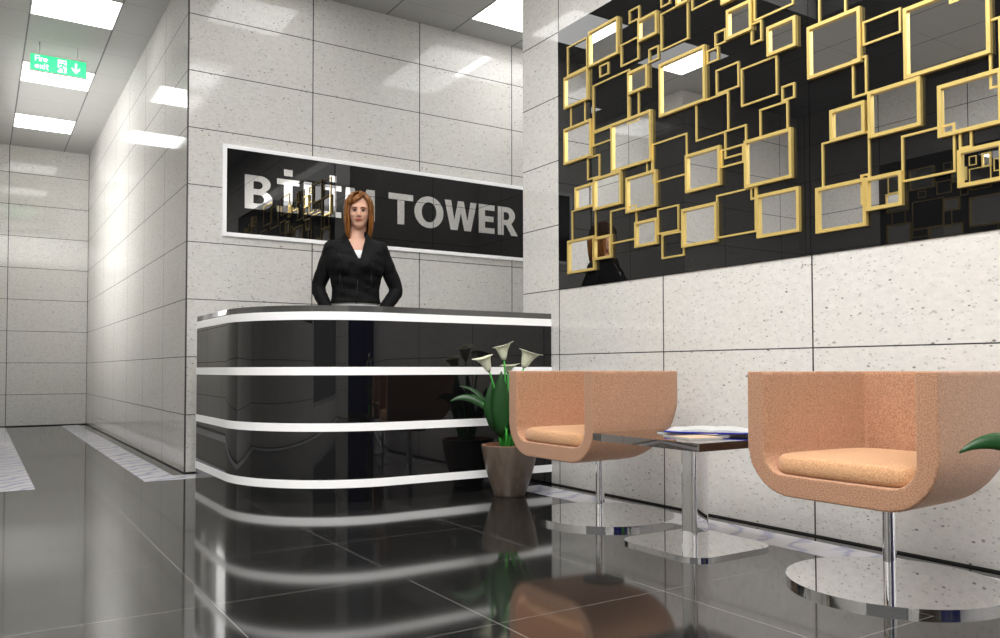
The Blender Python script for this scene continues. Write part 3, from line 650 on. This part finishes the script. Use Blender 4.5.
# ================================================================== RECEPTIONIST
pr_ = empty('person', (1.985, 4.765, 0), R(-22.8))
tag(pr_, 'auburn-haired person in a black jacket standing behind the reception counter with hands on hips', 'person')
pr_.scale = (1, 1, .99)
V3 = Vector
S1 = -1      # viewer's left is -x
def skin_body():
    mb = MB()
    # skull, face, neck (head centre a little right of the torso)
    hx = .018
    mb.ellipsoid((hx, .010, 1.735), (.072, .088, .088), 32, 20)            # cranium
    mb.ellipsoid((hx, -.030, 1.690), (.058, .060, .078), 32, 20)           # face
    mb.ellipsoid((hx, -.050, 1.628), (.034, .034, .028), 24, 14)           # chin
    mb.ellipsoid((hx, -.028, 1.645), (.048, .050, .034), 24, 14)           # jaw
    mb.ellipsoid((hx, -.070, 1.733), (.048, .022, .020), 24, 12)           # brow
    for s in (-1, 1):
        mb.ellipsoid((hx+s*.030, -.066, 1.683), (.020, .018, .018), 16, 10)   # cheek
        mb.ellipsoid((hx+s*.072, .010, 1.700), (.008, .018, .030), 14, 10)    # ear
        mb.ellipsoid((hx+s*.012, -.094, 1.673), (.007, .008, .006), 10, 8)    # nostril wing
    mb.limb([(hx, -.084, 1.722), (hx, -.096, 1.695), (hx, -.104, 1.677)], [.0075, .0085, .0105], 12)   # nose
    mb.ellipsoid((hx, -.084, 1.652), (.022, .010, .012), 16, 10)
    mb.limb([(hx, .022, 1.660), (hx*.5, .012, 1.57), (0, .005, 1.50)], [.054, .049, .062], 28)
    # torso
    tz = [(1.545, .040, .045), (1.52, .115, .066), (1.48, .160, .085), (1.42, .162, .098), (1.34, .148, .108), (1.24, .126, .088), (1.17, .124, .084), (1.09, .150, .098), (1.0, .168, .105), (.92, .165, .10), (.86, .12, .08)]
    mb.rings([[(rx*math.cos(2*PI*k/40), ry*math.sin(2*PI*k/40), z) for k in range(40)] for z, rx, ry in reversed(tz)])
    for s in (-1, 1):
        mb.ellipsoid((s*.072, -.080, 1.365), (.060, .052, .058), 20, 14)
    # arms: shoulder, elbow out, hand on the hip
    for s, ex_, ez_, wx in ((-1, .238, 1.232, .158), (1, .262, 1.222, .150)):
        sh = V3((s*.150, .005, 1.485)); el = V3((s*ex_, .070, ez_)); wr = V3((s*wx, -.035, 1.050))
        mb.limb([sh, sh.lerp(el, .5), el], [.046, .038, .033], 18)
        mb.limb([el, el.lerp(wr, .35), wr], [.033, .033, .024], 18)
        # hand on hip: palm, four fingers forward and down, thumb back
        pa = V3((s*(wx-.008), -.070, 1.010))
        rot = Matrix.Rotation(s*.2, 3, 'Z')
        mb.ellipsoid((wr+pa)/2, (.018, .030, .036), 18, 12, rot=rot)
        for i in range(4):
            b0 = pa+V3((0, -.012+.002*i, .020-.019*i)); L = (.070, .078, .074, .058)[i]
            k1 = b0+V3((-s*.010, -.45*L, -.012)); k2 = k1+V3((-s*.020, -.28*L, -.010)); k3 = k2+V3((-s*.020, -.16*L, -.008))
            mb.limb([b0+V3((0, .02, 0)), k1, k2, k3], [.0095, .0088, .0080, .0068], 12)
        tb_ = wr+V3((0, .012, -.010)); mb.limb([tb_, tb_+V3((-s*.004, .034, -.018)), tb_+V3((-s*.012, .054, -.032))], [.0115, .0098, .0078], 12)
        # legs
        hp = V3((s*.088, .005, .93)); kn = V3((s*.092, -.005, .50)); an = V3((s*.090, .025, .12))
        mb.limb([hp, hp.lerp(kn, .5), kn], [.088, .072, .052], 24)
        mb.limb([kn, kn.lerp(an, .35), an], [.052, .050, .032], 24)
        mb.limb([an, V3((s*.092, -.03, .085)), V3((s*.095, -.11, .035))], [.032, .030, .024], 18)
    return mb
body = remesh(skin_body().build('body', M['skin'], pr_, True), .0048, 9)
HX = .018
# eyes, brows, lips
for s in (-1, 1):
    ew = MB().ellipsoid((HX+s*.0245, -.0815, 1.708), (.0115, .008, .0065), 18, 12).build('eye', M['eye_white'], pr_, True)
    MB().ellipsoid((HX+s*.0245+.001, -.0880, 1.708), (.0052, .0028, .0055), 14, 10).build('iris', M['iris'], ew, True)
    MB().tube([(HX+s*.0125, -.0895, 1.7115), (HX+s*.0245, -.0905, 1.7155), (HX+s*.037, -.084, 1.7105)], [.0012, .0019, .0014], 8).build('eyelid', M['iris'], ew, True)
    MB().tube([(HX+s*.010, -.0935, 1.722), (HX+s*.026, -.0925, 1.728), (HX+s*.041, -.083, 1.7235)], [.0022, .0028, .0014], 8).build('eyebrow', M['brow'], pr_, True)
MB().tube([(HX-.020, -.0885, 1.6515), (HX-.008, -.0955, 1.6555), (HX, -.0955, 1.6535), (HX+.008, -.0955, 1.6555), (HX+.020, -.0885, 1.6515)], [.0012, .0035, .003, .0035, .0012], 10).build('lip', M['lips'], pr_, True)
MB().tube([(HX-.018, -.0885, 1.6495), (HX, -.0950, 1.6455), (HX+.018, -.0885, 1.6495)], [.0012, .0045, .0012], 10).build('lip', M['lips'], pr_, True)
# hair: cap plus many swept locks
def hair():
    random.seed(3); mb = MB(); c = V3((HX, .014, 1.735))
    def skull(az, el, k=1.0):      # az 0 = front, + to viewer right
        return c+V3((.083*k*math.sin(az)*math.cos(el), -.102*k*math.cos(az)*math.cos(el), .104*k*math.sin(el)))
    part = skull(R(18), R(62))
    for i in range(230):
        az = random.uniform(-PI, PI)
        front = abs(az) < R(48)
        start = part.lerp(skull(az, R(82), 1.07), .6)+V3((0, 0, .006))+V3((random.uniform(-.006, .006), random.uniform(-.006, .006), 0))
        pts = [start]
        if front:
            # fringe swept to the sides from the parting
            sgn = -1 if az < R(20) else 1
            end_az = sgn*random.uniform(R(50), R(88)); base_el = random.uniform(R(2), R(35))
            low = random.uniform(1.52, 1.60)
            if sgn < 0:
                cover = random.uniform(0, 1)
                for t_ in (.12, .26, .4, .55, .7, .85, 1.0):
                    a_ = R(18)-(R(18)+R(84))*t_**(1.0+.95*cover); e_ = R(60)-R(62)*t_**(.85-.10*cover)
                    pts.append(skull(a_, e_, 1.03+.02*math.sin(PI*t_)))
            else:
                for t_ in (.15, .3, .45, .6, .75, .9):
                    a_ = R(22)*(1-t_)+end_az*t_; e_ = R(60)*(1-t_)**.95+base_el*t_*.15
                    pts.append(skull(a_, e_, 1.04))
            pts += [V3((HX+sgn*.084, -.050, 1.66)), V3((HX+sgn*.080, -.046, 1.60)), V3((HX+sgn*random.uniform(.066, .078), -.045, low))]
        else:
            low = 1.50+random.uniform(-.012, .03)
            if az > 0: low += .02
            for e_ in (60, 42, 24, 8, -8): pts.append(skull(az, R(e_), 1.03+random.uniform(0, .02)))
            p = pts[-1]; k_ = 1.0 if abs(az) > R(60) else .98
            d_ = V3((p.x-HX, p.y-.014, 0))
            pts.append(V3((HX, .014, 1.66))+d_*.99); pts.append(V3((HX, .014, 1.59))+d_*.93); pts.append(V3((HX, .014, low))+d_*random.uniform(.72, .84))
        n = len(pts); mb.tube(pts, [.0035]+[random.uniform(.0065, .0095)]*(n-3)+[.006, .0018], 7)
    # solid cap under the locks, open at the face
    rg = []
    for e_ in range(88, -3, -8):
        rg.append([skull(R(a_), R(e_), .985) for a_ in range(38 if e_ < 40 else 0, 324 if e_ < 40 else 352, 8)][:36])
    capm = MB()
    n = min(len(q) for q in rg)
    mb.add(*((lambda v, f: (v, f))([p for q in rg for p in q[:n]], []))) if False else None
    mb.ellipsoid(c+V3((0, .020, .004)), (.078, .086, .094), 28, 18)
    mb.ellipsoid(c+V3((0, .045, -.10)), (.062, .050, .10), 24, 16)
    return mb
hair().build('hair', M['hair'], pr_, True)
# jacket: torso shell with V neck, sleeves, collar, pockets, hem
VX, VZ = .022, 1.400
def jacket():
    prof = [(1.132, .146, .106, 0), (1.140, .145, .106, 0), (1.165, .139, .103, 0), (1.22, .137, .102, 0), (1.28, .147, .114, -.006), (1.34, .165, .128, -.012), (1.39, .173, .128, -.012), (1.44, .178, .115, -.006), (1.48, .176, .098, 0), (1.505, .160, .084, 0), (1.525, .130, .072, .003), (1.540, .098, .064, .006), (1.552, .072, .058, .010), (1.566, .062, .054, .014)]
    n = 96; rows = []
    import bisect
    zs = [1.132+(1.566-1.132)*i/70 for i in range(71)]
    pz = [p[0] for p in prof]
    for z in zs:
        i = min(len(prof)-2, max(0, bisect.bisect_right(pz, z)-1)); a, b = prof[i], prof[i+1]; t_ = (z-a[0])/(b[0]-a[0]); t_ = t_*t_*(3-2*t_)*.5+t_*.5
        rx, ry, oy = [a[k]+(b[k]-a[k])*t_ for k in (1, 2, 3)]
        row = []
        for j in range(n):
            th = 2*PI*j/n; x = rx*math.cos(th); y = ry*math.sin(th)+oy
            if y < 0 and 1.30 < z < 1.46:      # bust
                for s in (-1, 1): y -= .020*math.exp(-((x-s*.072)/.045)**2-((z-1.365)/.045)**2)
            y += .0022*math.sin(z*95+x*30)+.0018*math.sin(z*47-x*60)
            row.append((x, y, z))
        rows.append(row)
    mb = MB(); v = [p for r_ in rows for p in r_]; fs = []
    for i in range(len(rows)-1):
        for j in range(n):
            c_ = [i*n+j, i*n+(j+1) % n, (i+1)*n+(j+1) % n, (i+1)*n+j]
            cx = sum(v[k][0] for k in c_)/4; cy = sum(v[k][1] for k in c_)/4; cz = sum(v[k][2] for k in c_)/4
            if cy < 0 and cz > VZ and abs(cx-VX*(1-min(1, (cz-VZ)/.15))) < .010+.40*(cz-VZ): continue
            fs.append(c_)
    mb.add(v, fs)
    return mb
jk = jacket().build('jacket', M['jacket'], pr_, True)
s = jk.modifiers.new('solid', 'SOLIDIFY'); s.thickness = .009; s.offset = 1
for sg_, ex_, ez_, wx in ((-1, .238, 1.232, .158), (1, .262, 1.222, .150)):
    sh = V3((sg_*.145, .005, 1.478)); el = V3((sg_*ex_, .070, ez_)); wr = V3((sg_*wx, -.032, 1.062))
    mb = MB(); mb.ellipsoid(sh, (.056, .060, .056), 24, 14)
    pts = []; rad = []
    for k in range(19):
        t_ = k/18
        if t_ < .5: q = t_/.5; pts.append(sh.lerp(el, q)); rad.append(.054-.009*q+.0015*math.sin(k*2.2))
        else: q = (t_-.5)/.5; pts.append(el.lerp(wr, q)); rad.append(.045-.008*q+.0015*math.sin(k*2.7))
    for it in range(2): pts = [pts[0]]+[(pts[i-1]+pts[i]*2+pts[i+1])/4 for i in range(1, 18)]+[pts[18]]
    mb.tube(pts, rad, 28)
    so = remesh(mb.build('sleeve', M['jacket'], pr_, True), .006, 4)
    cf = (wr-el).normalized()
    MB().tube([wr-cf*.034, wr-cf*.004], [.0395, .0385], 28).build('cuff', M['jacket'], so, True, angle=R(50))
# collar: folded lapels following the V
for s_i in (-1, 1):
    mb = MB(); rg = []
    for k in range(13):
        t_ = k/12; z = VZ-.004+(1.575-VZ)*t_
        cx = VX*(1-t_)+s_i*(.010+.062*t_)
        y = -.140+.078*t_**1.15
        w0 = .010+.034*math.sin(PI*min(1, t_*.95+.05))
        rg.append([(cx-s_i*.006, y-.006, z), (cx+s_i*w0, y-.004+.018*t_, z-.012), (cx+s_i*(w0+.004), y+.012+.03*t_, z-.020), (cx, y+.010, z)])
    mb.rings(rg); o = mb.build('collar', M['jacket'], pr_, True, angle=R(50))
rg = []
for k in range(17):
    a_ = R(-52+284*k/16-0); a_ = R(-40+260*k/16); x = .068*math.cos(a_); y = .014+.058*math.sin(a_)
    rg.append([(x, y, 1.555), (x*1.10, y*1.10, 1.557), (x*1.06, y*1.06, 1.585), (x*.96, y*.96, 1.585)])
MB().rings(rg).build('collar', M['jacket'], pr_, True, angle=R(50))
# pocket flaps, buttons, front placket, hem band, shoulder stitching
def fronty(x, z):
    return {True: -.118}.get(z > 1.3, -.104)
for s_i in (-1, 1):
    x0 = s_i*.066
    fl = MB()
    pts = [(x0-.030, 1.303), (x0+.030, 1.303), (x0+.030, 1.280), (x0, 1.266), (x0-.030, 1.280)]
    yy = lambda x, z: -(.119-.30*x*x*8*.25)-.012*(z-1.27)/.03*.4
    fl.add([(x, -.122+abs(x)**2*2.2, z) for x, z in pts]+[(x, -.108+abs(x)**2*2.2, z) for x, z in pts], [(0, 1, 2, 3, 4), (9, 8, 7, 6, 5)]+[(i, (i+1) % 5, 5+(i+1) % 5, 5+i) for i in range(5)])
    po = fl.build('pocket_flap', M['jacket'], pr_)
    MB().ellipsoid((x0, -.1135, 1.276), (.004, .003, .004), 12, 8).build('button', M['stitch'], po, True)
    q = [(x0-.031, -.1145, 1.304), (x0-.031, -.111, 1.235), (x0, -.119, 1.225), (x0+.031, -.111, 1.235), (x0+.031, -.1145, 1.304)]
    MB().tube(q, .0011, 6).build('pocket_stitching', M['stitch'], pr_, True)
    MB().tube([(s_i*.10, -.118, 1.44), (s_i*.105, -.137, 1.36), (s_i*.085, -.118, 1.27), (s_i*.08, -.100, 1.18)], .001, 6).build('seam_stitching', M['stitch'], pr_, True)
MB().tube([(VX, -.143, VZ), (VX*.9, -.138, 1.36), (.014, -.128, 1.30), (.008, -.110, 1.22), (.004, -.112, 1.125)], .003, 8).build('zip', M['dark_metal'], pr_, True)
# blouse: visible in the V and below the hem
rows = []
for k in range(9):
    z = 1.085+(1.455-1.085)*k/8; rx = .147 if z < 1.10 else .141 if z < 1.14 else .126+.025*max(0, (z-1.2)/.25); ry = (.100 if z < 1.15 else .092 if z < 1.25 else .112)
    rows.append([(rx*math.cos(2*PI*j/48), ry*math.sin(2*PI*j/48)-(.012 if z > 1.3 else 0)*(1 if math.sin(2*PI*j/48) < 0 else 0), z) for j in range(48)])
bl = MB().rings(rows, cap=False).build('blouse', M['blouse'], pr_, True); s = bl.modifiers.new('solid', 'SOLIDIFY'); s.thickness = .004
# trousers and shoes
tr = MB()
tr.rings([[(rx*math.cos(2*PI*k/40), ry*math.sin(2*PI*k/40), z) for k in range(40)] for z, rx, ry in ((.84, .13, .09), (.90, .180, .112), (1.0, .180, .116), (1.06, .168, .110), (1.105, .150, .100))])
for s_i in (-1, 1):
    hp = V3((s_i*.088, .005, .93)); kn = V3((s_i*.092, -.005, .50)); an = V3((s_i*.090, .025, .11))
    tr.limb([hp, hp.lerp(kn, .5), kn], [.096, .082, .064], 24); tr.limb([kn, kn.lerp(an, .5), an], [.064, .064, .060], 24)
remesh(tr.build('trousers', M['trouser'], pr_, True), .008, 4)
for s_i in (-1, 1):
    x = s_i*.093
    sh_ = MB().limb([(x, .035, .085), (x, -.03, .070), (x, -.10, .038), (x, -.155, .024)], [.040, .038, .036, .022], 20)
    remesh(sh_.build('shoe', M['shoe'], pr_, True), .006, 3)
    MB().tube([(x, .045, .0), (x, .045, .06)], [.014, .022], 16).build('heel', M['shoe'], pr_, True, angle=R(50))
bpy.context.view_layer.update()
